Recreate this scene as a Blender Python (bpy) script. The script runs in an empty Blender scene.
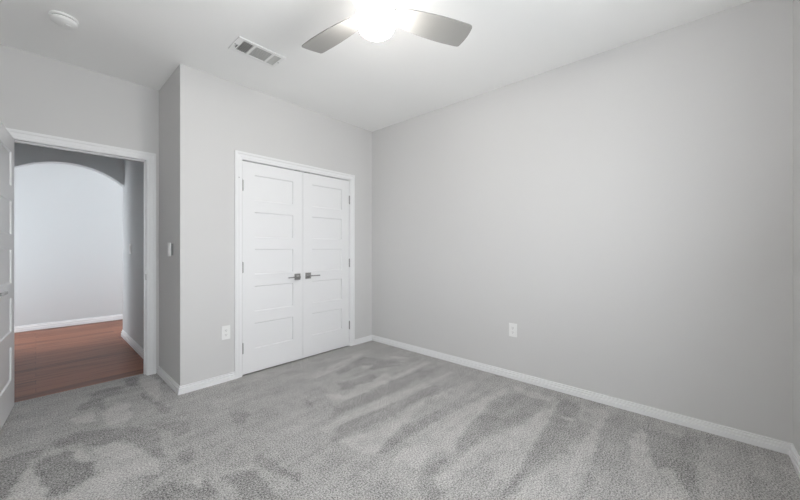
import bpy, bmesh, math
import numpy as np
from mathutils import Vector, Matrix

scene = bpy.context.scene
COL = scene.collection

LAMP2_STRENGTH = 6.0     # added foyer fill lamp, unseen
CARPET = (0.366, 0.357, 0.346)
C_PILE, C_TUFT = 0.185, 0.65
WOOD_D, WOOD_L = (0.045, 0.017, 0.011), (0.29, 0.118, 0.072)
D3_ANGLE = 95.5
BLADE_ANGLES = (-25.4, 93.0, 213.8)
BLADE_PITCH = 11.0
WIN_DIR = (0, 1, 1.2)
BLADE_Z = -0.250
LAMP_STRENGTH = 74.0      # ceiling fan light
P_WIN = 32.0
P_FOY = 56.0
P_FOY2 = 21.0
WIN_X = 0.7

# ------------------------------------------------------------------ camera, world, light, exposure
CAM_H = 1.21
FWD = Vector((0.742, 0.6704, 0.0)).normalized()
cam_data = bpy.data.cameras.new('camera')
cam_data.sensor_width = 36.0
cam_data.lens = 329.0 / 800.0 * 36.0
cam_data.clip_start = 0.02
cam_data.shift_y = -(250.0 - 248.0) / 800.0
cam = bpy.data.objects.new('camera', cam_data)
COL.objects.link(cam)
cam.location = (0, 0, CAM_H)
cam.rotation_euler = FWD.to_track_quat('-Z', 'Y').to_euler()
scene.camera = cam

scene.view_settings.view_transform = 'Standard'
scene.view_settings.look = 'None'
scene.view_settings.gamma = 1.0
scene.view_settings.use_curve_mapping = False
scene.view_settings.exposure = 0.10
scene.cycles.max_bounces = 12
scene.cycles.diffuse_bounces = 8

world = bpy.data.worlds.new('sky')
scene.world = world
world.use_nodes = True
wn = world.node_tree.nodes
wn['Background'].inputs[0].default_value = (0.91, 0.955, 1.0, 1)
wn['Background'].inputs[1].default_value = 6.3


def area(name, loc, look, sx, sy, power, color):
    l = bpy.data.lights.new(name, 'AREA')
    l.shape = 'RECTANGLE'; l.size = sx; l.size_y = sy
    l.energy = power; l.color = color
    o = bpy.data.objects.new(name, l)
    COL.objects.link(o)
    o.location = loc
    o.rotation_euler = Vector(look).to_track_quat('-Z', 'Y').to_euler()
    return o


# daylight arriving at the windows (bedroom window behind the camera, foyer window at the right end)
area('daylight_bedroom', (WIN_X, -0.62, 1.42), WIN_DIR, 1.95, 1.25, P_WIN, (0.92, 0.96, 1.0))
area('daylight_foyer', (3.75, 6.5, 1.3), (-1, 0, 0), 1.0, 1.7, P_FOY, (0.90, 0.95, 1.0))
area('fill_foyer_left', (-1.75, 6.6, 1.3), (1, 0, 0), 1.0, 1.7, P_FOY2, (0.88, 0.94, 1.0))  # added unseen fill, brightens the right wall of the hall

# ------------------------------------------------------------------ materials
def principled(name, color, rough=0.5, metal=0.0, spec=0.5):
    m = bpy.data.materials.new(name)
    m.use_nodes = True
    b = m.node_tree.nodes['Principled BSDF']
    b.inputs['Base Color'].default_value = (*color, 1)
    b.inputs['Roughness'].default_value = rough
    b.inputs['Metallic'].default_value = metal
    b.inputs['Specular IOR Level'].default_value = spec
    return m


def node(m, kind, **kw):
    n = m.node_tree.nodes.new(kind)
    for k, v in kw.items():
        setattr(n, k, v)
    return n


def link(m, a, b):
    m.node_tree.links.new(a, b)


def coords(m, scale=(1, 1, 1)):
    g = node(m, 'ShaderNodeNewGeometry')
    mp = node(m, 'ShaderNodeMapping')
    mp.inputs['Scale'].default_value = scale
    link(m, g.outputs['Position'], mp.inputs['Vector'])
    return mp.outputs[0]


def paint(name, color, rough, scale=140, bump=0.12, spec=0.3, vary=0.015):
    """Rolled wall paint: faint orange-peel bump and a hair of tonal drift."""
    m = principled(name, color, rough, spec=spec)
    b = m.node_tree.nodes['Principled BSDF']
    v = coords(m)
    n = node(m, 'ShaderNodeTexNoise'); n.inputs['Scale'].default_value = scale
    n.inputs['Detail'].default_value = 3
    link(m, v, n.inputs['Vector'])
    bp = node(m, 'ShaderNodeBump'); bp.inputs['Strength'].default_value = bump
    bp.inputs['Distance'].default_value = 0.001
    link(m, n.outputs['Fac'], bp.inputs['Height'])
    link(m, bp.outputs[0], b.inputs['Normal'])
    n2 = node(m, 'ShaderNodeTexNoise'); n2.inputs['Scale'].default_value = 1.3
    link(m, v, n2.inputs['Vector'])
    r = node(m, 'ShaderNodeMapRange')
    r.inputs['To Min'].default_value = 1 - vary; r.inputs['To Max'].default_value = 1 + vary
    link(m, n2.outputs['Fac'], r.inputs['Value'])
    mx = node(m, 'ShaderNodeVectorMath', operation='SCALE')
    mx.inputs[0].default_value = color
    link(m, r.outputs[0], mx.inputs['Scale'])
    link(m, mx.outputs[0], b.inputs['Base Color'])
    return m


M_WALL = paint('wall_paint', (0.628, 0.622, 0.616), 0.75)
M_CEIL = paint('ceiling_paint', (0.88, 0.878, 0.868), 0.85, scale=90, bump=0.2)
M_TRIM = paint('trim_paint', (0.80, 0.80, 0.805), 0.38, scale=60, bump=0.03, spec=0.45, vary=0.004)
M_HALL = paint('wall_paint_hall_cooled', (0.617, 0.636, 0.645), 0.75)  # wall paint with a cool cast put in to offset warm bounced light
M_DARK = principled('closet_interior', (0.20, 0.20, 0.20), 0.8)
M_PLASTIC = paint('white_plastic', (0.82, 0.82, 0.81), 0.35, scale=30, bump=0.01, spec=0.5, vary=0.004)
M_SLOT = principled('slot_dark', (0.05, 0.05, 0.05), 0.6)
M_GREY_PLASTIC = principled('grey_plastic', (0.22, 0.22, 0.22), 0.5)
M_VENT_DARK = principled('duct_dark', (0.30, 0.30, 0.29), 0.8)
M_GLASS = principled('window_glass', (0.95, 0.97, 0.97), 0.02)
M_GLASS.node_tree.nodes['Principled BSDF'].inputs['Transmission Weight'].default_value = 1.0
M_GLASS.node_tree.nodes['Principled BSDF'].inputs['IOR'].default_value = 1.01


def metal(name, color, rough):
    m = principled(name, color, rough, metal=1.0)
    b = m.node_tree.nodes['Principled BSDF']
    n = node(m, 'ShaderNodeTexNoise'); n.inputs['Scale'].default_value = 1
    n.inputs['Detail'].default_value = 2
    link(m, coords(m, (60, 60, 1400)), n.inputs['Vector'])
    r = node(m, 'ShaderNodeMapRange')
    r.inputs['To Min'].default_value = rough - 0.06; r.inputs['To Max'].default_value = rough + 0.08
    link(m, n.outputs['Fac'], r.inputs['Value'])
    link(m, r.outputs[0], b.inputs['Roughness'])
    return m


M_NICKEL = metal('satin_nickel', (0.36, 0.355, 0.35), 0.28)
M_BLADE = metal('brushed_blade', (0.34, 0.335, 0.32), 0.5)
M_BLADE.node_tree.nodes['Principled BSDF'].inputs['Metallic'].default_value = 0.35
M_HOUSING = paint('fan_housing_paint', (0.72, 0.71, 0.69), 0.35, scale=20, bump=0.01, spec=0.5, vary=0.004)

M_LAMP = bpy.data.materials.new('lit_diffuser')
M_LAMP.use_nodes = True
_nt = M_LAMP.node_tree
_nt.nodes.clear()
_e = _nt.nodes.new('ShaderNodeEmission')
_e.inputs[0].default_value = (1.0, 0.965, 0.93, 1)
_e.inputs[1].default_value = LAMP_STRENGTH
_o = _nt.nodes.new('ShaderNodeOutputMaterial')
_nt.links.new(_e.outputs[0], _o.inputs[0])
M_LAMP2 = M_LAMP.copy(); M_LAMP2.name = 'lit_diffuser_foyer'
for _n in M_LAMP2.node_tree.nodes:
    if _n.type == 'EMISSION':
        _n.inputs[0].default_value = (0.93, 0.96, 1.0, 1)
        _n.inputs[1].default_value = LAMP2_STRENGTH


def make_carpet():
    m = principled('carpet', (0.3, 0.3, 0.3), 0.95, spec=0.1)
    b = m.node_tree.nodes['Principled BSDF']
    b.inputs['Sheen Weight'].default_value = 0.15
    b.inputs['Sheen Roughness'].default_value = 0.6
    v = coords(m)
    att = node(m, 'ShaderNodeAttribute', attribute_name='pile')
    # tufts
    t1 = node(m, 'ShaderNodeTexNoise'); t1.inputs['Scale'].default_value = 120
    t1.inputs['Detail'].default_value = 2.0; t1.inputs['Roughness'].default_value = 0.85
    link(m, v, t1.inputs['Vector'])
    t2 = node(m, 'ShaderNodeTexNoise'); t2.inputs['Scale'].default_value = 9
    t2.inputs['Detail'].default_value = 5; t2.inputs['Roughness'].default_value = 0.65
    link(m, v, t2.inputs['Vector'])
    r1 = node(m, 'ShaderNodeMapRange')
    r1.inputs['From Min'].default_value = 0.36; r1.inputs['From Max'].default_value = 0.64
    r1.inputs['To Min'].default_value = -1; r1.inputs['To Max'].default_value = 1
    link(m, t1.outputs['Fac'], r1.inputs['Value'])
    r2 = node(m, 'ShaderNodeMapRange')
    r2.inputs['From Min'].default_value = 0.3; r2.inputs['From Max'].default_value = 0.7
    r2.inputs['To Min'].default_value = -1; r2.inputs['To Max'].default_value = 1
    link(m, t2.outputs['Fac'], r2.inputs['Value'])

    def madd(a, k, c):
        n = node(m, 'ShaderNodeMath', operation='MULTIPLY_ADD')
        link(m, a, n.inputs[0]); n.inputs[1].default_value = k
        if isinstance(c, float): n.inputs[2].default_value = c
        else: link(m, c, n.inputs[2])
        return n.outputs[0]
    s = madd(att.outputs['Fac'], C_PILE, 1.0)
    s = madd(r1.outputs[0], C_TUFT, s)
    s = madd(r2.outputs[0], 0.05, s)
    # straight vacuum streaks running across the room towards the long wall
    rot = node(m, 'ShaderNodeMapping'); rot.inputs['Rotation'].default_value = (0, 0, math.radians(-10))
    rot.inputs['Scale'].default_value = (1.1, 13, 1)
    link(m, v, rot.inputs['Vector'])
    t3 = node(m, 'ShaderNodeTexNoise'); t3.inputs['Scale'].default_value = 1
    t3.inputs['Detail'].default_value = 3
    link(m, rot.outputs[0], t3.inputs['Vector'])
    r3 = node(m, 'ShaderNodeMapRange')
    r3.inputs['From Min'].default_value = 0.42; r3.inputs['From Max'].default_value = 0.58
    r3.inputs['To Min'].default_value = -1; r3.inputs['To Max'].default_value = 1
    link(m, t3.outputs['Fac'], r3.inputs['Value'])
    s = madd(r3.outputs[0], 0.05, s)
    mx = node(m, 'ShaderNodeVectorMath', operation='SCALE')
    mx.inputs[0].default_value = CARPET
    link(m, s, mx.inputs['Scale'])
    link(m, mx.outputs[0], b.inputs['Base Color'])
    bp = node(m, 'ShaderNodeBump'); bp.inputs['Strength'].default_value = 0.6
    bp.inputs['Distance'].default_value = 0.006
    link(m, t1.outputs['Fac'], bp.inputs['Height'])
    link(m, bp.outputs[0], b.inputs['Normal'])
    return m


def make_wood():
    m = principled('wood_floor', (0.2, 0.08, 0.05), 0.42, spec=0.2)
    b = m.node_tree.nodes['Principled BSDF']
    v = coords(m)
    br = node(m, 'ShaderNodeTexBrick')
    br.offset = 0.37; br.offset_frequency = 2
    br.inputs['Scale'].default_value = 1.0
    br.inputs['Brick Width'].default_value = 1.2
    br.inputs['Row Height'].default_value = 0.125
    br.inputs['Mortar Size'].default_value = 0.0012
    br.inputs['Mortar Smooth'].default_value = 0.2
    br.inputs['Color1'].default_value = (0, 0, 0, 1)
    br.inputs['Color2'].default_value = (1, 1, 1, 1)
    br.inputs['Mortar'].default_value = (0.0, 0.0, 0.0, 1)
    link(m, v, br.inputs['Vector'])
    g = node(m, 'ShaderNodeTexNoise'); g.inputs['Scale'].default_value = 1
    g.inputs['Detail'].default_value = 4; g.inputs['Roughness'].default_value = 0.6
    link(m, coords(m, (1.6, 22, 1)), g.inputs['Vector'])
    g2 = node(m, 'ShaderNodeTexNoise'); g2.inputs['Scale'].default_value = 1
    g2.inputs['Detail'].default_value = 3
    link(m, coords(m, (5, 120, 1)), g2.inputs['Vector'])
    a = node(m, 'ShaderNodeMath', operation='MULTIPLY_ADD')
    link(m, br.outputs['Color'], a.inputs[0]); a.inputs[1].default_value = 0.35
    link(m, g.outputs['Fac'], a.inputs[2])
    a2 = node(m, 'ShaderNodeMath', operation='MULTIPLY_ADD')
    link(m, g2.outputs['Fac'], a2.inputs[0]); a2.inputs[1].default_value = 0.35
    link(m, a.outputs[0], a2.inputs[2])
    cr = node(m, 'ShaderNodeValToRGB')
    e = cr.color_ramp.elements
    e[0].position = 0.38; e[0].color = (*WOOD_D, 1)
    e[1].position = 0.95; e[1].color = (*WOOD_L, 1)
    link(m, a2.outputs[0], cr.inputs['Fac'])
    mx = node(m, 'ShaderNodeMix', data_type='RGBA')
    link(m, br.outputs['Fac'], mx.inputs['Factor'])
    link(m, cr.outputs[0], mx.inputs[6]); mx.inputs[7].default_value = (0.05, 0.02, 0.015, 1)
    link(m, mx.outputs[2], b.inputs['Base Color'])
    bp = node(m, 'ShaderNodeBump'); bp.inputs['Strength'].default_value = 0.15
    bp.inputs['Distance'].default_value = 0.001
    link(m, g2.outputs['Fac'], bp.inputs['Height'])
    link(m, bp.outputs[0], b.inputs['Normal'])
    return m


M_LOUVER = paint('louver_paint', (0.62, 0.62, 0.60), 0.5, scale=30, bump=0.01)
M_CARPET = make_carpet()
M_WOOD = make_wood()
M_GROUND = principled('ground', (0.62, 0.62, 0.60), 0.9)


# ------------------------------------------------------------------ mesh helpers
def box(bm, x0, x1, y0, y1, z0, z1, bev=0.0):
    vs = [bm.verts.new((x, y, z)) for x in (x0, x1) for y in (y0, y1) for z in (z0, z1)]
    F = [(0, 1, 3, 2), (4, 6, 7, 5), (0, 4, 5, 1), (2, 3, 7, 6), (0, 2, 6, 4), (1, 5, 7, 3)]
    fs = [bm.faces.new([vs[i] for i in f]) for f in F]
    if bev > 0:
        es = list({e for f in fs for e in f.edges})
        bmesh.ops.bevel(bm, geom=es, offset=bev, segments=2, profile=0.6, affect='EDGES')
    return vs


def bx(*a, **k):
    bm = bmesh.new(); box(bm, *a, **k); return bm


def obj(name, bm, mat, parent=None, smooth=False, matrix=None):
    me = bpy.data.meshes.new(name)
    if matrix is not None: bm.transform(matrix)
    bmesh.ops.recalc_face_normals(bm, faces=bm.faces[:])
    bm.to_mesh(me); bm.free()
    me.materials.append(mat)
    o = bpy.data.objects.new(name, me)
    COL.objects.link(o)
    if parent is not None: o.parent = parent
    if smooth:
        for p in me.polygons: p.use_smooth = True
        try:
            me.set_sharp_from_angle(angle=math.radians(35))
        except Exception:
            pass
    return o


def struct(name, bm, mat, parent=None, label=None, smooth=False):
    o = obj(name, bm, mat, parent, smooth)
    if parent is None: o['kind'] = 'structure'
    if label: o['label'] = label
    return o


def boxes(*specs):
    bm = bmesh.new()
    for s in specs: box(bm, *s)
    return bm


def lathe(profile, seg=48, axis='Z'):
    """profile: list of (r, z)."""
    bm = bmesh.new()
    rings = []
    for r, z in profile:
        if r < 1e-6:
            rings.append([bm.verts.new((0, 0, z))])
        else:
            rings.append([bm.verts.new((r * math.cos(2 * math.pi * i / seg), r * math.sin(2 * math.pi * i / seg), z)) for i in range(seg)])
    for a, b in zip(rings, rings[1:]):
        for i in range(seg):
            j = (i + 1) % seg
            if len(a) == 1 and len(b) > 1: bm.faces.new((a[0], b[i], b[j]))
            elif len(b) == 1 and len(a) > 1: bm.faces.new((a[i], a[j], b[0]))
            elif len(a) > 1: bm.faces.new((a[i], a[j], b[j], b[i]))
    return bm


def sweep(bm, prof, path, normals):
    """prof: closed 2-D (u = out of the wall, v = along 'side'); path points with (out, side) unit vectors."""
    rings = []
    for P, (uo, vs_) in zip(path, normals):
        rings.append([bm.verts.new(Vector(P) + Vector(uo) * u + Vector(vs_) * v) for u, v in prof])
    n = len(prof)
    for a, b in zip(rings, rings[1:]):
        for i in range(n):
            j = (i + 1) % n
            bm.faces.new((a[i], a[j], b[j], b[i]))
    bm.faces.new(rings[0]); bm.faces.new(rings[-1][::-1])


# baseboard profile: out, up  (stepped top like the photo)
def base_prof(h):
    return [(0, 0), (0.019, 0), (0.019, h * 0.44), (0.0175, h * 0.49), (0.0085, h * 0.50), (0.0085, h * 0.58), (0.0145, h * 0.61),
            (0.0145, h * 0.74), (0.0130, h * 0.78), (0.0060, h * 0.79), (0.0060, h * 0.87), (0.0085, h * 0.90), (0.0085, h * 0.97), (0.006, h), (0, h)]


def baseboard(name, pts, outs, h=0.066, z=0.0):
    """pts: floor polyline along the wall; outs: mitred outward vector at each point."""
    bm = bmesh.new()
    sweep(bm, base_prof(h), [(p[0], p[1], z) for p in pts], [((o[0], o[1], 0), (0, 0, 1)) for o in outs])
    return struct(name, bm, M_TRIM, smooth=False)


# ------------------------------------------------------------------ dimensions
XR, XL, YC, YN, YD = 2.97, -0.50, 3.18, -0.416, 3.88   # right / left walls, closet wall, window wall, door wall
XB = 0.802                                             # narrow return wall
H = 2.74
YH = 4.0                                               # hall side of the door wall
YA0, YA1 = 5.75, 5.87                                  # arch wall
YF = 7.25                                              # foyer back wall
XHL = -0.27                                            # hall left wall
T = 0.12
DX0, DX1, DZ = -0.143, 0.704, 2.045                    # bedroom door opening (clear)
CX0, CX1, CZ = 1.305, 2.591, 2.043                     # closet opening (clear)
J = 0.018                                              # jamb board

# vacuum strokes in the carpet pile: (lean, outline on the floor in metres)
STROKES = [
  (-1, [(1.95,2.63),(2.44,2.75),(2.61,2.36),(2.52,2.28),(2.25,2.38),(2.26,2.57),(1.94,2.53)]),
  (-1, [(1.83,2.38),(2.21,2.31),(2.12,2.22),(1.94,2.13),(1.73,2.24)]),
  (1, [(1.67,2.75),(1.98,2.76),(2.27,2.84),(2.5,2.88),(2.51,2.82),(2.06,2.67),(1.77,2.64)]),
  (1, [(2.19,2.88),(2.28,2.83),(2.19,2.74),(2.13,2.77)]),
  (1, [(2.24,2.55),(2.34,2.48),(2.23,2.44),(2.19,2.49)]),
  (1, [(2.12,2.22),(2.3,2.24),(2.22,2.11),(2.08,2.13)]),
  (1, [(2.66,2.55),(2.76,2.37),(2.73,2.32),(2.63,2.44)]),
  (1, [(1.61,2.28),(1.7,2.21),(1.67,2.09),(1.57,2.17)]),
  (-1.5, [(-0.14,2.94),(-0.08,2.96),(0.04,2.92),(0.03,2.84),(-0.03,2.82),(-0.05,2.69),(-0.09,2.55),(-0.11,2.47),(-0.15,2.52)]),
  (-1.5, [(-0.01,2.72),(0.03,2.79),(0.09,2.77),(0.14,2.81),(0.15,2.66),(0.23,2.54),(0.2,2.4),(0.14,2.36),(0.09,2.31),(0.05,2.32),(0.02,2.46)]),
  (-1.5, [(0.07,3.01),(0.17,3.02),(0.27,2.97),(0.35,2.9),(0.45,2.83),(0.45,2.67),(0.28,2.7),(0.17,2.83),(0.07,2.89)]),
  (1.5, [(-0.03,2.75),(-0.1,2.46),(0.04,2.31),(0.02,2.46),(-0.01,2.69)]),
  (1.5, [(0.15,2.8),(0.17,2.78),(0.23,2.55),(0.15,2.63)]),
  (1.05, [(0.23,2.71),(0.35,2.66),(0.4,2.52),(0.47,2.26),(0.43,2.06),(0.39,2.19),(0.31,2.2),(0.24,2.09),(0.09,2.25),(0.14,2.35),(0.22,2.38)]),
  (1.5, [(0.16,3.28),(0.26,3.34),(0.29,3.25),(0.28,3.11),(0.18,3.16)]),
  (1.2, [(0.34,3.25),(0.41,3.36),(0.5,3.32),(0.45,2.97),(0.35,2.9),(0.32,3.04)]),
  (1.5, [(0.64,3.87),(0.71,3.93),(0.76,3.64),(0.66,3.17),(0.63,3.39),(0.62,3.62)]),
  (-1.5, [(0.54,3.94),(0.64,3.92),(0.6,3.65),(0.54,3.68)]),
  (-1.35, [(0.34,3.78),(0.49,3.77),(0.51,3.6),(0.37,3.54),(0.34,3.25),(0.31,3.4),(0.23,3.37),(0.19,3.48),(0.28,3.57)]),
  (-1.2, [(0.42,2.9),(0.53,2.68),(0.54,2.6),(0.48,2.31),(0.43,2.55),(0.37,2.72)]),
  (-1.35, [(0.46,2.75),(0.5,2.69),(0.48,2.52),(0.51,2.29),(0.49,2.26),(0.46,2.35),(0.42,2.5)]),
  (-1.05, [(0.56,2.79),(0.71,2.65),(0.7,2.49),(0.59,2.46),(0.59,2.59),(0.54,2.69)]),
  (-1.35, [(0.58,2.28),(0.66,2.29),(0.61,2.14),(0.56,2.1),(0.55,2.24)]),
  (-1.05, [(0.95,2.57),(1.04,2.45),(0.96,2.3),(0.92,2.37)]),
  (-1.5, [(0.64,1.87),(0.75,1.85),(0.8,1.79),(0.8,1.6),(0.79,1.48),(0.67,1.61),(0.67,1.77)]),
  (-1.5, [(0.81,1.86),(0.89,1.91),(0.91,1.71),(0.95,1.58),(0.91,1.51),(0.87,1.64)]),
  (-1.2, [(0.36,2.12),(0.4,2.18),(0.46,2.12),(0.35,2.05)]),
  (-1.35, [(0.35,2.02),(0.47,2.02),(0.49,1.94),(0.59,1.9),(0.6,1.76),(0.59,1.7),(0.34,1.98)]),
  (1.5, [(0.53,1.95),(0.59,1.94),(0.56,1.86),(0.53,1.9)]),
  (-1.5, [(0.6,3.46),(0.63,3.17),(0.66,3.08),(0.66,2.96),(0.61,3.13),(0.57,3.38)]),
  (-1.2, [(0.61,3.07),(0.69,2.96),(0.65,2.85),(0.59,2.97)]),
  (1, [(1.46,1.6),(1.7,1.58),(2.1,1.62),(1.98,1.55),(1.72,1.51),(1.47,1.46),(1.34,1.4),(1.27,1.52),(1.27,1.68)]),
  (1, [(1.35,1.29),(1.49,1.32),(1.88,1.33),(1.78,1.25),(1.47,1.15),(1.38,1.13),(1.42,1.25),(1.35,1.26)]),
  (-0.8, [(1.52,2.07),(1.92,2.07),(2.56,2.04),(2.69,1.89),(2.58,1.86),(1.91,1.9),(1.55,1.92),(1.4,1.91)]),
  (-1, [(1.24,1.72),(1.4,1.82),(1.78,1.77),(2.38,1.72),(2.25,1.59),(2.07,1.65),(1.71,1.62),(1.44,1.67),(1.24,1.67)]),
  (-1, [(1.34,1.4),(1.45,1.44),(1.74,1.48),(2.04,1.43),(1.91,1.35),(1.62,1.38),(1.44,1.37),(1.35,1.36)]),
  (-0.8, [(1.44,2.31),(1.46,2.23),(1.41,2.16),(1.39,2.21)]),
  (0.8, [(1.26,1.87),(1.75,1.88),(2.58,1.81),(2.45,1.73),(1.78,1.77),(1.49,1.82),(1.26,1.8)]),
  (0.9, [(1.91,2.22),(2.21,2.12),(2.81,2.14),(2.82,2.09),(2.27,2.05),(1.97,2.09),(1.79,2.06),(1.64,2.06),(1.68,2.13)]),
  (1, [(1.69,1.35),(1.85,1.34),(2.16,1.32),(2.5,1.28),(2.76,1.22),(2.72,1.19),(2.4,1.21),(2.2,1.19),(1.92,1.14),(1.78,1.11),(1.65,1.06),(1.6,1.16),(1.45,1.14),(1.44,1.15)]),
  (1, [(1.39,1.02),(1.53,1.02),(1.77,1.01),(2.1,0.94),(2.27,0.89),(2.5,0.86),(2.59,0.82),(2.43,0.78),(2.22,0.77),(1.98,0.74),(1.77,0.72),(1.64,0.72),(1.62,0.77),(1.45,0.77),(1.46,0.79),(1.64,0.81),(1.91,0.86),(1.76,0.91),(1.55,0.92),(1.4,0.93),(1.37,0.99)]),
  (0.8, [(1.55,0.66),(1.7,0.65),(1.92,0.62),(2.0,0.57),(2.18,0.56),(2.27,0.54),(2.21,0.53),(1.91,0.51),(1.74,0.5),(1.68,0.5),(1.54,0.65)]),
  (-0.8, [(1.81,1.13),(2.03,1.16),(2.23,1.19),(2.64,1.17),(2.75,1.04),(2.77,0.88),(2.43,0.88),(2.17,0.94),(1.95,1.0),(1.75,1.03),(1.66,1.05)]),
  (-0.9, [(1.62,0.72),(1.78,0.71),(2.05,0.74),(2.47,0.78),(2.81,0.83),(2.85,0.78),(2.83,0.68),(2.36,0.56),(2.05,0.59),(1.9,0.64),(1.71,0.67),(1.57,0.67),(1.49,0.71)]),
  (-1, [(1.4,1.12),(1.52,1.1),(1.61,1.07),(1.43,1.04),(1.37,1.02),(1.35,0.93),(1.29,0.93),(1.24,0.99)]),
  (0.9, [(2.26,1.81),(2.73,1.79),(2.72,1.75),(2.27,1.76)]),
  (0.9, [(2.14,1.6),(2.39,1.59),(2.56,1.52),(2.12,1.53)]),
  (1, [(2.52,0.73),(2.58,0.64),(2.52,0.64),(2.49,0.7)]),
  (0.8, [(2.8,1.21),(2.81,0.93),(2.84,0.84),(2.72,0.86),(2.69,1.1)]),
  (1, [(1.75,0.49),(1.97,0.51),(2.19,0.54),(2.43,0.52),(2.81,0.51),(2.81,0.49),(2.53,0.47),(2.24,0.45),(1.99,0.43),(1.82,0.44),(1.7,0.48),(1.66,0.51)]),
  (0.8, [(2.77,0.61),(2.87,0.51),(2.68,0.5),(2.65,0.56)]),
  (1, [(2.5,0.32),(2.73,0.26),(2.58,0.24),(2.35,0.18),(2.15,0.13),(2.09,0.04),(1.94,0.21),(2.07,0.24),(2.29,0.28)]),
  (1, [(2.26,0.16),(2.35,0.12),(2.23,0.07),(2.12,0.03),(2.07,0.06),(2.19,0.11)]),
  (-0.6, [(2.47,0.48),(2.83,0.47),(2.84,0.32),(2.72,0.28),(2.5,0.32),(2.32,0.29),(2.19,0.33),(2.03,0.38),(1.89,0.4),(1.82,0.39),(1.75,0.41),(1.76,0.42),(2.07,0.43),(2.27,0.45)]),
  (-1, [(2.72,0.26),(2.84,-0.01),(2.14,-0.01),(2.11,0.02),(2.18,0.04),(2.36,0.11),(2.29,0.16),(2.16,0.14),(2.4,0.2)]),
  (0.9, [(2.42,0.84),(2.65,0.82),(2.83,0.81),(2.43,0.77),(2.22,0.77)]),
  (1, [(2.52,0.72),(2.54,0.65),(2.5,0.65),(2.49,0.71)]),
]

# ------------------------------------------------------------------ floors
def inside(px, py, poly):
    c = np.zeros(px.shape, bool)
    n = len(poly)
    for i in range(n):
        x0, y0 = poly[i]; x1, y1 = poly[(i + 1) % n]
        if y0 == y1: continue
        k = ((y0 > py) != (y1 > py)) & (px < (x1 - x0) * (py - y0) / (y1 - y0) + x0)
        c ^= k
    return c


def carpet_floor():
    xs = np.unique(np.concatenate([np.linspace(XL, XB, 131), np.linspace(XB, XR, 218)]))
    ys = np.unique(np.concatenate([np.linspace(YN, YC, 361), np.linspace(YC, YD + 0.085, 80)]))
    X, Y = np.meshgrid(xs, ys)
    rs = np.random.RandomState(4)

    def smooth_noise(k):
        a = rs.randn(*X.shape)
        for _ in range(k):
            a = (a + np.roll(a, 1, 0) + np.roll(a, -1, 0) + np.roll(a, 1, 1) + np.roll(a, -1, 1)) / 5
        return a / a.std()
    wx, wy = smooth_noise(6) * 0.006, smooth_noise(6) * 0.006
    pile = np.zeros_like(X)
    for v, poly in STROKES:
        pile[inside(X + wx, Y + wy, poly)] = v
    for _ in range(1):
        p = pile.copy()
        p[1:-1, 1:-1] = (pile[1:-1, 1:-1] * 2 + pile[:-2, 1:-1] + pile[2:, 1:-1] + pile[1:-1, :-2] + pile[1:-1, 2:]) / 6
        pile = p
    pile = pile + 0.2 * np.clip(smooth_noise(60), -1.2, 1.2) + 0.2 * np.clip(smooth_noise(8), -1.5, 1.5)
    ny, nx = X.shape
    idx = -np.ones(X.shape, int)
    keep = (Y <= YC + 1e-6) | (X <= XB + 1e-6)
    idx[keep] = np.arange(keep.sum())
    verts = [(float(x), float(y), 0.0) for x, y in zip(X[keep], Y[keep])]
    faces = []
    for j in range(ny - 1):
        for i in range(nx - 1):
            q = (idx[j, i], idx[j, i + 1], idx[j + 1, i + 1], idx[j + 1, i])
            if min(q) >= 0: faces.append(tuple(int(t) for t in q))
    me = bpy.data.meshes.new('floor')
    me.from_pydata(verts, [], faces)
    at = me.attributes.new('pile', 'FLOAT', 'POINT')
    at.data.foreach_set('value', pile[keep].astype(np.float32))
    me.materials.append(M_CARPET)
    o = bpy.data.objects.new('floor', me)
    COL.objects.link(o)
    o['kind'] = 'structure'
    return o


carpet_floor()
struct('floor_slab', boxes((XL - T, XR + T, YN - T, YC, -0.15, -0.02), (XL - T, XR + T, YC, YD + 0.085, -0.15, -0.02)), M_DARK)
struct('floor_closet', bx(XB + T, XR, YC, YD, -0.018, -0.004), M_CARPET)
struct('floor_hall', bx(-2.7, 3.7, YD + 0.085, YF + T, -0.15, -0.004), M_WOOD)
struct('ceiling', bx(-2.8, 3.8, YN - T, YF + T, H, H + 0.12), M_CEIL)

# ------------------------------------------------------------------ walls
WX0, WX1, WZ0, WZ1 = WIN_X - 1.0, WIN_X + 1.0, 0.80, 2.05
struct('wall_right', bx(XR, XR + T, YN - T, YD + T, -0.15, H), M_WALL)
struct('wall_left', bx(XL - T, XL, YN - T, YH, -0.15, H), M_WALL)
struct('wall_front', boxes((XL, WX0, YN - T, YN, 0, H), (WX1, XR, YN - T, YN, 0, H),
                           (WX0, WX1, YN - T, YN, 0, WZ0), (WX0, WX1, YN - T, YN, WZ1, H)), M_WALL)
struct('wall_closet', boxes((XB, CX0 - J, YC, YC + T, 0, H), (CX1 + J, XR, YC, YC + T, 0, H),
                            (CX0 - J, CX1 + J, YC, YC + T, CZ + J, H)), M_WALL)
struct('wall_return', bx(XB, XB + T, YC + T, YH, -0.01, H), M_WALL)
struct('wall_hall_right', bx(XB, XB + T, YH, YA0, -0.01, H), M_HALL)
struct('wall_closet_back', bx(XB + T, XR, YD, YD + T, 0, H), M_DARK)
struct('wall_back', boxes((XL, DX0 - J, YD, YH, 0, H), (DX1 + J, XB, YD, YH, 0, H),
                          (DX0 - J, DX1 + J, YD, YH, DZ + J, H)), M_WALL)
struct('wall_hall_left', bx(XHL - T, XHL, YH, YA0, 0, H), M_HALL)


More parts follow.
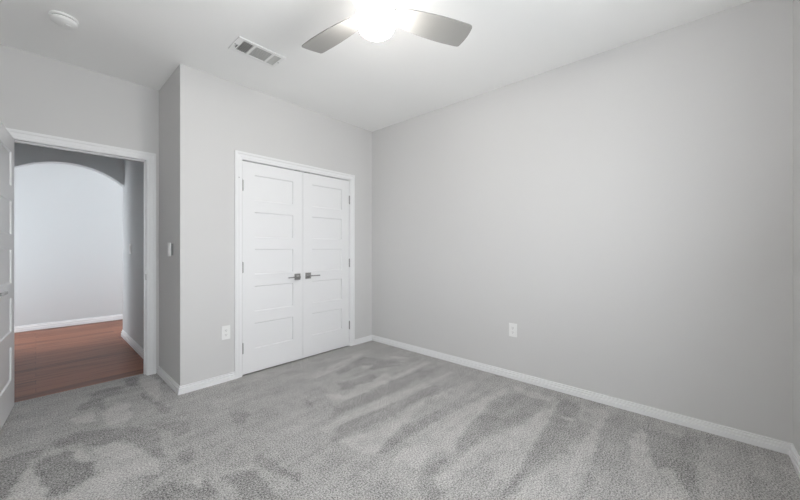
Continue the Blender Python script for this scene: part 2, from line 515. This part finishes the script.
def arch_wall():
    x0, x1 = XHL, XB
    xm, half, zs, rise = (x0 + x1) / 2, (x1 - x0) / 2, 2.045, 0.215
    R = (half ** 2 + rise ** 2) / (2 * rise)
    bm = bmesh.new()
    N = 40
    fr, bk, ft, bt = [], [], [], []
    for i in range(N + 1):
        x = x0 + (x1 - x0) * i / N
        z = zs + rise - R + math.sqrt(max(R * R - (x - xm) ** 2, 0))
        fr.append(bm.verts.new((x, YA0, z))); bk.append(bm.verts.new((x, YA1, z)))
        ft.append(bm.verts.new((x, YA0, H))); bt.append(bm.verts.new((x, YA1, H)))
    for i in range(N):
        bm.faces.new((fr[i], fr[i + 1], ft[i + 1], ft[i]))
        bm.faces.new((bk[i + 1], bk[i], bt[i], bt[i + 1]))
        bm.faces.new((fr[i + 1], fr[i], bk[i], bk[i + 1]))
        bm.faces.new((ft[i], ft[i + 1], bt[i + 1], bt[i]))
    box(bm, -2.7, x0, YA0, YA1, 0, H)
    box(bm, x1, 3.7, YA0, YA1, 0, H)
    return bm


struct('wall_arch', arch_wall(), M_HALL)
struct('wall_foyer_back', bx(-2.7, 3.7, YF, YF + T, 0, H), M_HALL)
struct('wall_foyer_left', boxes((-1.62, -1.5, YA1, 6.1, 0, H), (-1.62, -1.5, 7.1, YF, 0, H),
                                (-1.62, -1.5, 6.1, 7.1, 0, 0.4), (-1.62, -1.5, 6.1, 7.1, 2.2, H)), M_HALL)
FW0, FW1 = 6.0, 7.0
struct('wall_foyer_right', boxes((3.58, 3.7, YA1, FW0, 0, H), (3.58, 3.7, FW1, YF, 0, H),
                                 (3.58, 3.7, FW0, FW1, 0, 0.4), (3.58, 3.7, FW0, FW1, 2.2, H)), M_HALL)
struct('ground', bx(-30, 30, -30, 30, -0.6, -0.4), M_GROUND)

# baseboards
baseboard('baseboard_right', [(XR, YN, 0), (XR, YC, 0)], [(-1, 1), (-1, -1)])
baseboard('baseboard_front', [(XL, YN, 0), (XR, YN, 0)], [(1, 1), (-1, 1)])
baseboard('baseboard_closet_right', [(XR, YC, 0), (CX1 + 0.070, YC, 0)], [(-1, -1), (0, -1)])
baseboard('baseboard_closet_left', [(CX0 - 0.070, YC, 0), (XB, YC, 0), (XB, YD, 0)], [(0, -1), (-1, -1), (-1, -1)])
baseboard('baseboard_left', [(XL, YD, 0), (XL, YN, 0)], [(1, -1), (1, 1)])
baseboard('baseboard_back', [(DX0 - 0.070, YD, 0), (XL, YD, 0)], [(0, -1), (1, -1)])
baseboard('baseboard_hall_right', [(XB, YH, 0), (XB, YA1, 0)], [(-1, 0), (-1, 0)], h=0.085)
baseboard('baseboard_hall_left', [(XHL, YA1, 0), (XHL, YH, 0)], [(1, 0), (1, 0)], h=0.085)
baseboard('baseboard_foyer', [(3.58, YF, 0), (-1.5, YF, 0)], [(0, -1), (0, -1)], h=0.085)


# ------------------------------------------------------------------ casings and jambs
def casing(name, x0, x1, zt, yw, d, w=0.067, both=False):
    """U-shaped stepped casing round a clear opening; d = -1 faces -Y."""
    bm = bmesh.new()
    prof = [(0, 0), (0.010, 0), (0.010, w * 0.22), (0.012, w * 0.26), (0.012, w * 0.62), (0.016, w * 0.72), (0.016, w), (0, w)]
    r = 0.005
    a, b, c = x0 - r, x1 + r, zt + r
    path = [(a, yw, 0), (a, yw, c), (b, yw, c), (b, yw, 0)]
    nr = [((0, d, 0), (-1, 0, 0)), ((0, d, 0), (-1, 0, 1)), ((0, d, 0), (1, 0, 1)), ((0, d, 0), (1, 0, 0))]
    sweep(bm, prof, path, nr)
    return bm


def frame(name, x0, x1, zt, y0, y1, stop_y):
    bm = casing(name, x0, x1, zt, y0, -1)
    box(bm, x0 - J, x0, y0, y1, 0, zt + J)
    box(bm, x1, x1 + J, y0, y1, 0, zt + J)
    box(bm, x0, x1, y0, y1, zt, zt + J)
    # door stops
    s = 0.010
    box(bm, x0, x0 + s, stop_y, stop_y + 0.035, 0, zt)
    box(bm, x1 - s, x1, stop_y, stop_y + 0.035, 0, zt)
    box(bm, x0 + s, x1 - s, stop_y, stop_y + 0.035, zt - s, zt)
    return struct(name, bm, M_TRIM)


trim_closet = frame('trim_1', CX0, CX1, CZ, YC, YC + T, YC + 0.042)
trim_door = frame('trim_2', DX0, DX1, DZ, YD, YH, YD + 0.042)
o = struct('trim_3', casing('trim', DX0, DX1, DZ, YH, 1), M_TRIM)
obj('strike_plate', bx(DX1 - 0.0025, DX1 + 0.001, YD + 0.006, YD + 0.034, 0.905, 0.962, bev=0.001), M_NICKEL, trim_door)


# ------------------------------------------------------------------ doors
def leaf_frame(W, Hh, Th, st, tops, ph, dep=0.009, ch=0.008):
    """Stile-and-rail leaf, local x 0..W, y 0..Th (y=0 is the near face), z 0..Hh."""
    bm = bmesh.new()
    zb = [(t - ph, t) for t in sorted(tops)]
    # stiles
    box(bm, 0, st, 0, Th, 0, Hh)
    box(bm, W - st, W, 0, Th, 0, Hh)
    z = 0
    for a, b in zb:
        box(bm, st, W - st, 0, Th, z, a); z = b
    box(bm, st, W - st, 0, Th, z, Hh)
    # sloped sticking round each panel, both faces
    for a, b in zb:
        for y0, y1 in ((0, dep), (Th, Th - dep)):
            o_ = [bm.verts.new(p) for p in ((st, y0, a), (W - st, y0, a), (W - st, y0, b), (st, y0, b))]
            i_ = [bm.verts.new(p) for p in ((st + ch * .5, y1, a + ch), (W - st - ch * .5, y1, a + ch), (W - st - ch * .5, y1, b - ch), (st + ch * .5, y1, b - ch))]
            for k in range(4):
                l = (k + 1) % 4
                bm.faces.new((o_[k], o_[l], i_[l], i_[k]))
    return bm


PT = [1.905, 1.547, 1.188, 0.829, 0.470]


def make_leaf(name, W, Hh, label):
    root = obj(name, leaf_frame(W, Hh, 0.035, 0.115, PT, 0.248), M_TRIM)
    root['kind'] = 'structure'
    root['label'] = label
    for t in PT:
        obj('panel', bx(0.1155, W - 0.1155, 0.0085, 0.0265, t - 0.2478, t - 0.0002), M_TRIM, root)
    return root


def hinge(parent, x, y, z, leafdir):
    """Butt hinge: knuckle barrel and the visible leaf edge."""
    bm = lathe([(0, -0.050), (0.004, -0.053), (0.006, -0.049), (0.008, -0.048), (0.008, 0.048), (0.006, 0.049), (0.004, 0.053), (0, 0.050)], 14)
    bmesh.ops.translate(bm, verts=bm.verts[:], vec=(x, y, z))
    box(bm, min(x, x + leafdir * 0.006), max(x, x + leafdir * 0.006), y, y + 0.012, z - 0.044, z + 0.044)
    return obj('hinge', bm, M_NICKEL, parent, smooth=True)


def lever_handle(parent, x, z, sgn, face_y=0.0, out=-1, th=0.0062):
    """Square rosette, neck, flat lever pointing sgn*x; out=-1 sticks towards -y."""
    s = 0.033
    def yy(a, b): return (face_y + out * b, face_y + out * a) if out < 0 else (face_y + a, face_y + b)
    y0, y1 = yy(-0.001, 0.009)
    bm = bx(x - s, x + s, y0, y1, z - s, z + s, bev=0.0015)
    h = obj('handle', bm, M_NICKEL, parent)
    y0, y1 = yy(0.009, 0.050)
    bm = lathe([(0.0, 0.0), (0.017, 0.0), (0.017, 0.006), (0.011, 0.010), (0.011, 0.040), (0, 0.040)], 24)
    m = Matrix.Translation((x, face_y + out * 0.008, z)) @ Matrix.Rotation(math.radians(90 if out < 0 else -90), 4, 'X')
    bm.transform(m)
    obj('neck', bm, M_NICKEL, h, smooth=True)
    y0, y1 = yy(0.044, 0.056)
    xa, xb = (x - 0.012, x + 0.122) if sgn > 0 else (x - 0.128, x + 0.012)
    obj('lever', bx(xa, xb, y0, y1, z - th, z + th, bev=0.003), M_NICKEL, h)
    return h


Wc = (CX1 - CX0 - 0.009) / 2
ZB = 0.012
for k, (nm, lab) in enumerate((('door_1', 'left white five-panel closet door leaf'), ('door_2', 'right white five-panel closet door leaf'))):
    d = make_leaf(nm, Wc, 2.022, lab)
    x = CX0 + 0.003 if k == 0 else CX1 - 0.003 - Wc
    d.location = (x, YC + 0.004, ZB)
    hx, ld = (-0.0015, 1) if k == 0 else (Wc + 0.0015, -1)
    for hz in (1.79, 1.015, 0.25):
        hinge(d, hx, -0.005, hz, ld)
    if k == 0:
        lever_handle(d, Wc - 0.066, 0.890, -1)
    else:
        lever_handle(d, 0.062, 0.894, 1)
# hinge-pin door stop on the top left hinge
bm = lathe([(0, 0), (0.004, 0), (0.004, 0.030), (0.009, 0.031), (0.009, 0.040), (0, 0.041)], 14)
bm.transform(Matrix.Translation((-0.004, -0.008, 1.848)) @ Matrix.Rotation(math.radians(-75), 4, 'Y'))
obj('door_stop', bm, M_NICKEL, bpy.data.objects['door_1'], smooth=True)
# ball-catch plates under the head jamb, either side of the seam
for cx_ in (CX0 + Wc - 0.055, CX0 + Wc + 0.065):
    obj('ball_catch', bx(cx_ - 0.028, cx_ + 0.028, YC + 0.002, YC + 0.034, CZ - 0.0045, CZ + 0.001), M_NICKEL, trim_closet)

# bedroom door, swung open into the room, hinged on the left jamb
WD = DX1 - DX0 - 0.006
d3 = make_leaf('door_3', WD, 2.028, 'open white five-panel bedroom door at the left edge')
# local near face (y=0) is the room side when shut; opened it turns to the left wall, and y=Th faces the camera
d3.location = (DX0 - 0.002, YD - 0.006, ZB)
d3.rotation_euler = (0, 0, math.radians(-D3_ANGLE))
for hz in (1.79, 1.015, 0.25):
    hinge(d3, -0.001, -0.004, hz, 1)
lever_handle(d3, WD - 0.066, 0.918, -1, face_y=0.035, out=1, th=0.0085)
lever_handle(d3, WD - 0.066, 0.918, -1, face_y=0.0, out=-1)
obj('latch_plate', bx(WD - 0.001, WD + 0.0015, 0.006, 0.029, 0.889, 0.946), M_NICKEL, d3)

# ------------------------------------------------------------------ bedroom window (behind the camera) and foyer window
def window(name, axis, a0, a1, z0, z1, yin, yout, mull):
    def B(p0, p1, q0, q1, r0, r1):
        return (p0, p1, q0, q1, r0, r1) if axis == 'X' else (q0, q1, p0, p1, r0, r1)
    f = 0.045
    ym = (yin + yout) / 2
    q0, q1 = ym - 0.03, ym + 0.03
    sp = [B(a0, a0 + f, q0, q1, z0, z1), B(a1 - f, a1, q0, q1, z0, z1), B(a0 + f, a1 - f, q0, q1, z0, z0 + f), B(a0 + f, a1 - f, q0, q1, z1 - f, z1)]
    zm = (z0 + z1) / 2
    sp.append(B(a0 + f, a1 - f, q0, q1, zm - 0.02, zm + 0.02))
    if mull:
        am = (a0 + a1) / 2
        sp.append(B(am - 0.03, am + 0.03, q0 + .001, q1 - .001, z0 + f, zm - 0.02)); sp.append(B(am - 0.03, am + 0.03, q0 + .001, q1 - .001, zm + 0.02, z1 - f))
    w = struct(name, boxes(*sp), M_TRIM)
    return w


window('window_1', 'X', WX0, WX1, WZ0, WZ1, YN, YN - T, True)
window('window_fill_left', 'Y', 6.1, 7.1, 0.4, 2.2, -1.62, -1.5, False)  # unseen window added so light from the left reaches the hall wall
window('window_2', 'Y', FW0, FW1, 0.4, 2.2, 3.58, 3.7, False)
struct('trim_4', bx(WX0 - 0.05, WX1 + 0.05, YN - 0.03, YN + 0.04, WZ0 - 0.02, WZ0, bev=0.003), M_TRIM)


# ------------------------------------------------------------------ things
def thing(name, label, cat, loc, rotz=0, group=None):
    o = bpy.data.objects.new(name, None)
    COL.objects.link(o)
    o.location = loc; o.rotation_euler = (0, 0, rotz)
    o['label'] = label; o['category'] = cat
    if group: o['group'] = group
    return o


# ceiling fan with light
FX, FY = 1.227, 1.282
fan = thing('ceiling_fan', 'three-blade ceiling fan with silver grey blades and glowing white light', 'ceiling fan', (FX, FY, H))
obj('canopy', lathe([(0, 0), (0.075, 0), (0.078, -0.012), (0.074, -0.045), (0.045, -0.062), (0.022, -0.066), (0, -0.066)], 48), M_HOUSING, fan, smooth=True)
obj('downrod', lathe([(0, -0.06), (0.016, -0.06), (0.016, -0.125), (0, -0.125)], 24), M_HOUSING, fan, smooth=True)
obj('motor_housing', lathe([(0, -0.112), (0.035, -0.112), (0.06, -0.118), (0.100, -0.130), (0.124, -0.148), (0.128, -0.172), (0.124, -0.205), (0.108, -0.222), (0.092, -0.236), (0.090, -0.262), (0, -0.262)], 64), M_HOUSING, fan, smooth=True)
obj('light_dome', lathe([(0.080, -0.2622), (0.092, -0.272), (0.100, -0.288), (0.104, -0.310), (0.101, -0.336), (0.089, -0.360), (0.067, -0.377), (0.036, -0.387), (0, -0.390)], 64), M_LAMP, fan, smooth=True)


def blade_bm():
    bm = bmesh.new()
    xs = [0.110, 0.14, 0.18, 0.24, 0.31, 0.38, 0.45, 0.50, 0.535, 0.553, 0.563, 0.568]
    up = [0.046, 0.058, 0.068, 0.078, 0.085, 0.089, 0.090, 0.088, 0.087, 0.085, 0.082, 0.076]
    dn = [0.044, 0.053, 0.061, 0.069, 0.075, 0.079, 0.080, 0.079, 0.079, 0.077, 0.074, 0.069]
    cols = []
    for x, u, d in zip(xs, up, dn):
        row = []
        for k in range(9):
            t = k / 8
            y = -d + (u + d) * t
            camber = 0.006 * (1 - (2 * t - 1) ** 2)
            row.append((x + 0.014 * (1 - (2 * t - 1) ** 2) * (x / 0.568) ** 6, y, camber))
        cols.append(row)
    th = 0.007
    top = [[bm.verts.new((a, b, c + th / 2)) for a, b, c in r] for r in cols]
    bot = [[bm.verts.new((a, b, c - th / 2)) for a, b, c in r] for r in cols]
    n, m_ = len(cols), 9
    for i in range(n - 1):
        for k in range(m_ - 1):
            bm.faces.new((top[i][k], top[i + 1][k], top[i + 1][k + 1], top[i][k + 1]))
            bm.faces.new((bot[i][k + 1], bot[i + 1][k + 1], bot[i + 1][k], bot[i][k]))
        bm.faces.new((top[i][0], bot[i][0], bot[i + 1][0], top[i + 1][0]))
        bm.faces.new((top[i + 1][-1], bot[i + 1][-1], bot[i][-1], top[i][-1]))
    for k in range(m_ - 1):
        bm.faces.new((top[0][k + 1], bot[0][k + 1], bot[0][k], top[0][k]))
        bm.faces.new((top[-1][k], bot[-1][k], bot[-1][k + 1], top[-1][k + 1]))
    return bm


blade = None
for ang in BLADE_ANGLES:
    if blade is None:
        blade = obj('blade', blade_bm(), M_BLADE, fan, smooth=True)
        bk = obj('blade_bracket', boxes((0.08, 0.215, -0.022, 0.022, 0.009, 0.014)), M_HOUSING, blade)
        b_, k_ = blade, bk
    else:
        b_ = blade.copy(); COL.objects.link(b_); b_.parent = fan
        k_ = bk.copy(); COL.objects.link(k_); k_.parent = b_
    b_.rotation_mode = 'XYZ'
    mt = Matrix.Rotation(math.radians(ang), 4, 'Z') @ Matrix.Rotation(math.radians(-BLADE_PITCH), 4, 'X')
    b_.rotation_euler = mt.to_euler()
    b_.location = (0, 0, BLADE_Z)

# smoke detector
sd = thing('smoke_detector', 'small round white smoke detector on the ceiling near the open door', 'smoke detector', (0.125, 3.125, H))
obj('base', lathe([(0, 0), (0.070, 0), (0.072, -0.004), (0.071, -0.011), (0.066, -0.013), (0, -0.013)], 48), M_PLASTIC, sd, smooth=True)
obj('gap_ring', lathe([(0.062, -0.0125), (0.062, -0.0165), (0.0, -0.0165)], 48), M_SLOT, sd)
obj('cover', lathe([(0, -0.0162), (0.064, -0.0162), (0.066, -0.020), (0.063, -0.034), (0.052, -0.042), (0.030, -0.045), (0.020, -0.0455), (0, -0.046)], 48), M_PLASTIC, sd, smooth=True)
bm = lathe([(0, -0.044), (0.0145, -0.044), (0.016, -0.047), (0.0145, -0.0495), (0, -0.050)], 24)
bmesh.ops.translate(bm, verts=bm.verts[:], vec=(0.018, -0.006, 0))
obj('test_button', bm, M_PLASTIC, sd, smooth=True)

# ceiling air vent: three louvre banks
VX0, VX1, VY0, VY1 = 0.985, 1.345, 2.450, 2.655
vent = thing('ceiling_vent', 'rectangular white ceiling air vent with three grey louvre banks', 'air vent', ((VX0 + VX1) / 2, (VY0 + VY1) / 2, H))
hx, hy = (VX1 - VX0) / 2, (VY1 - VY0) / 2
banks = [(-0.140, -0.062), (-0.044, 0.082), (0.100, 0.156)]
BY = 0.076
bm = bmesh.new()
ztop, zbot = 0.0, -0.009
xs = [-hx] + [v for b in banks for v in b] + [hx]
for i in range(0, len(xs), 2):
    box(bm, xs[i], xs[i + 1], -BY, BY, zbot, ztop)
box(bm, -hx, hx, -hy, -BY, zbot, ztop)
box(bm, -hx, hx, BY, hy, zbot, ztop)
obj('frame', bm, M_PLASTIC, vent)
for bi, (a, b) in enumerate(banks):
    obj('duct_opening', bx(a, b, -BY, BY, -0.0012, -0.0004), M_VENT_DARK, vent)
    if bi == 1:   # fins along X
        n = 9
        for k in range(n):
            y = -BY + (k + 0.5) * 2 * BY / n
            f = bx(a, b, -0.0052, 0.0052, -0.0005, 0.0005)
            f.transform(Matrix.Translation((0, y, -0.0055)) @ Matrix.Rotation(math.radians(4), 4, 'X'))
            obj('louver', f, M_LOUVER, vent)
    else:
        n = 6 if bi == 0 else 5
        for k in range(n):
            x = a + (k + 0.5) * (b - a) / n
            f = bx(-0.0045, 0.0045, -BY, BY, -0.0005, 0.0005)
            f.transform(Matrix.Translation((x, 0, -0.0055)) @ Matrix.Rotation(math.radians(30 if bi else -42), 4, 'Y'))
            obj('louver', f, M_LOUVER, vent)
obj('damper_lever', bx(-0.158, -0.152, 0.0, 0.035, -0.016, -0.008), M_NICKEL, vent)
for sx in (-0.170, 0.168):
    bm = lathe([(0, -0.009), (0.005, -0.009), (0.004, -0.0115), (0, -0.012)], 14)
    bmesh.ops.translate(bm, verts=bm.verts[:], vec=(sx, 0, 0))
    obj('screw', bm, M_NICKEL, vent)


# wall plates; local frame: x across, -y out of the wall, z up
def outlet(label, loc, rotz, group):
    t = thing('wall_outlet', label, 'outlet', loc, rotz, group)
    obj('cover_plate', bx(-0.038, 0.038, -0.006, 0.0, -0.062, 0.062, bev=0.002), M_PLASTIC, t)
    for zc in (0.020, -0.020):
        bm = bmesh.new()
        vs = []
        for i in range(24):
            a = 2 * math.pi * i / 24
            vs.append((0.017 * math.cos(a), max(-0.0135, min(0.0135, 0.017 * math.sin(a)))))
        f = [bm.verts.new((x, -0.0085, zc + z)) for x, z in vs]
        g = [bm.verts.new((x, -0.005, zc + z)) for x, z in vs]
        bm.faces.new(f); bm.faces.new(g[::-1])
        for i in range(24):
            j = (i + 1) % 24
            bm.faces.new((f[i], g[i], g[j], f[j]))
        s = obj('receptacle', bm, M_PLASTIC, t)
        for (sx, w, h) in ((-0.0065, 0.0011, 0.0045), (0.0065, 0.0011, 0.0038)):
            obj('slot', bx(sx - w, sx + w, -0.0089, -0.0084, zc + 0.003 - h, zc + 0.003 + h), M_SLOT, s)
        obj('ground_hole', bx(-0.0024, 0.0024, -0.0089, -0.0084, zc - 0.0105, zc - 0.0060), M_SLOT, s)
    bm = lathe([(0, 0), (0.0032, 0), (0.0028, 0.001), (0, 0.0013)], 12)
    bm.transform(Matrix.Translation((0, -0.006, 0)) @ Matrix.Rotation(math.radians(90), 4, 'X'))
    obj('screw', bm, M_PLASTIC, t)
    return t


outlet('white double outlet low on the wall left of the closet doors', (1.157, YC, 0.442), 0, 'white wall outlets')
outlet('white double outlet low on the long blank right wall', (XR, 1.268, 0.449), math.radians(-90), 'white wall outlets')

# control on the narrow return wall (wall faces -X)
t = thing('wall_control', 'small white switch unit standing proud of the narrow wall beside the doorway', 'light switch', (XB, 3.415, 1.197), math.radians(-90))
obj('back_box', bx(-0.030, 0.030, -0.020, 0.0, -0.050, 0.050, bev=0.002), M_GREY_PLASTIC, t)
obj('cover_plate', bx(-0.037, 0.037, -0.026, -0.019, -0.060, 0.060, bev=0.002), M_PLASTIC, t)
obj('rocker', bx(-0.016, 0.016, -0.0295, -0.025, -0.033, 0.033, bev=0.0015), M_PLASTIC, t)

# switch in the hall
t = thing('light_switch', 'white rocker switch plate on the grey hall wall seen through the doorway', 'light switch', (XB, 5.31, 1.20), math.radians(-90))
obj('cover_plate', bx(-0.058, 0.058, -0.007, 0.0, -0.062, 0.062, bev=0.002), M_PLASTIC, t)
for sx in (-0.023, 0.023):
    obj('rocker', bx(sx - 0.016, sx + 0.016, -0.011, -0.006, -0.033, 0.033, bev=0.0015), M_PLASTIC, t)

# fill lamp added to light foyer and hall (out of sight above the arch)
t = thing('foyer_fill_lamp', 'unseen round flush fill lamp added in the foyer beyond the arch', 'lamp', (0.75, 6.55, H))
obj('base', lathe([(0, 0), (0.15, 0), (0.15, -0.02), (0, -0.02)], 40), M_PLASTIC, t, smooth=True)
obj('diffuser', lathe([(0, -0.02), (0.14, -0.02), (0.135, -0.05), (0.10, -0.075), (0.05, -0.085), (0, -0.087)], 40), M_LAMP2, t, smooth=True)
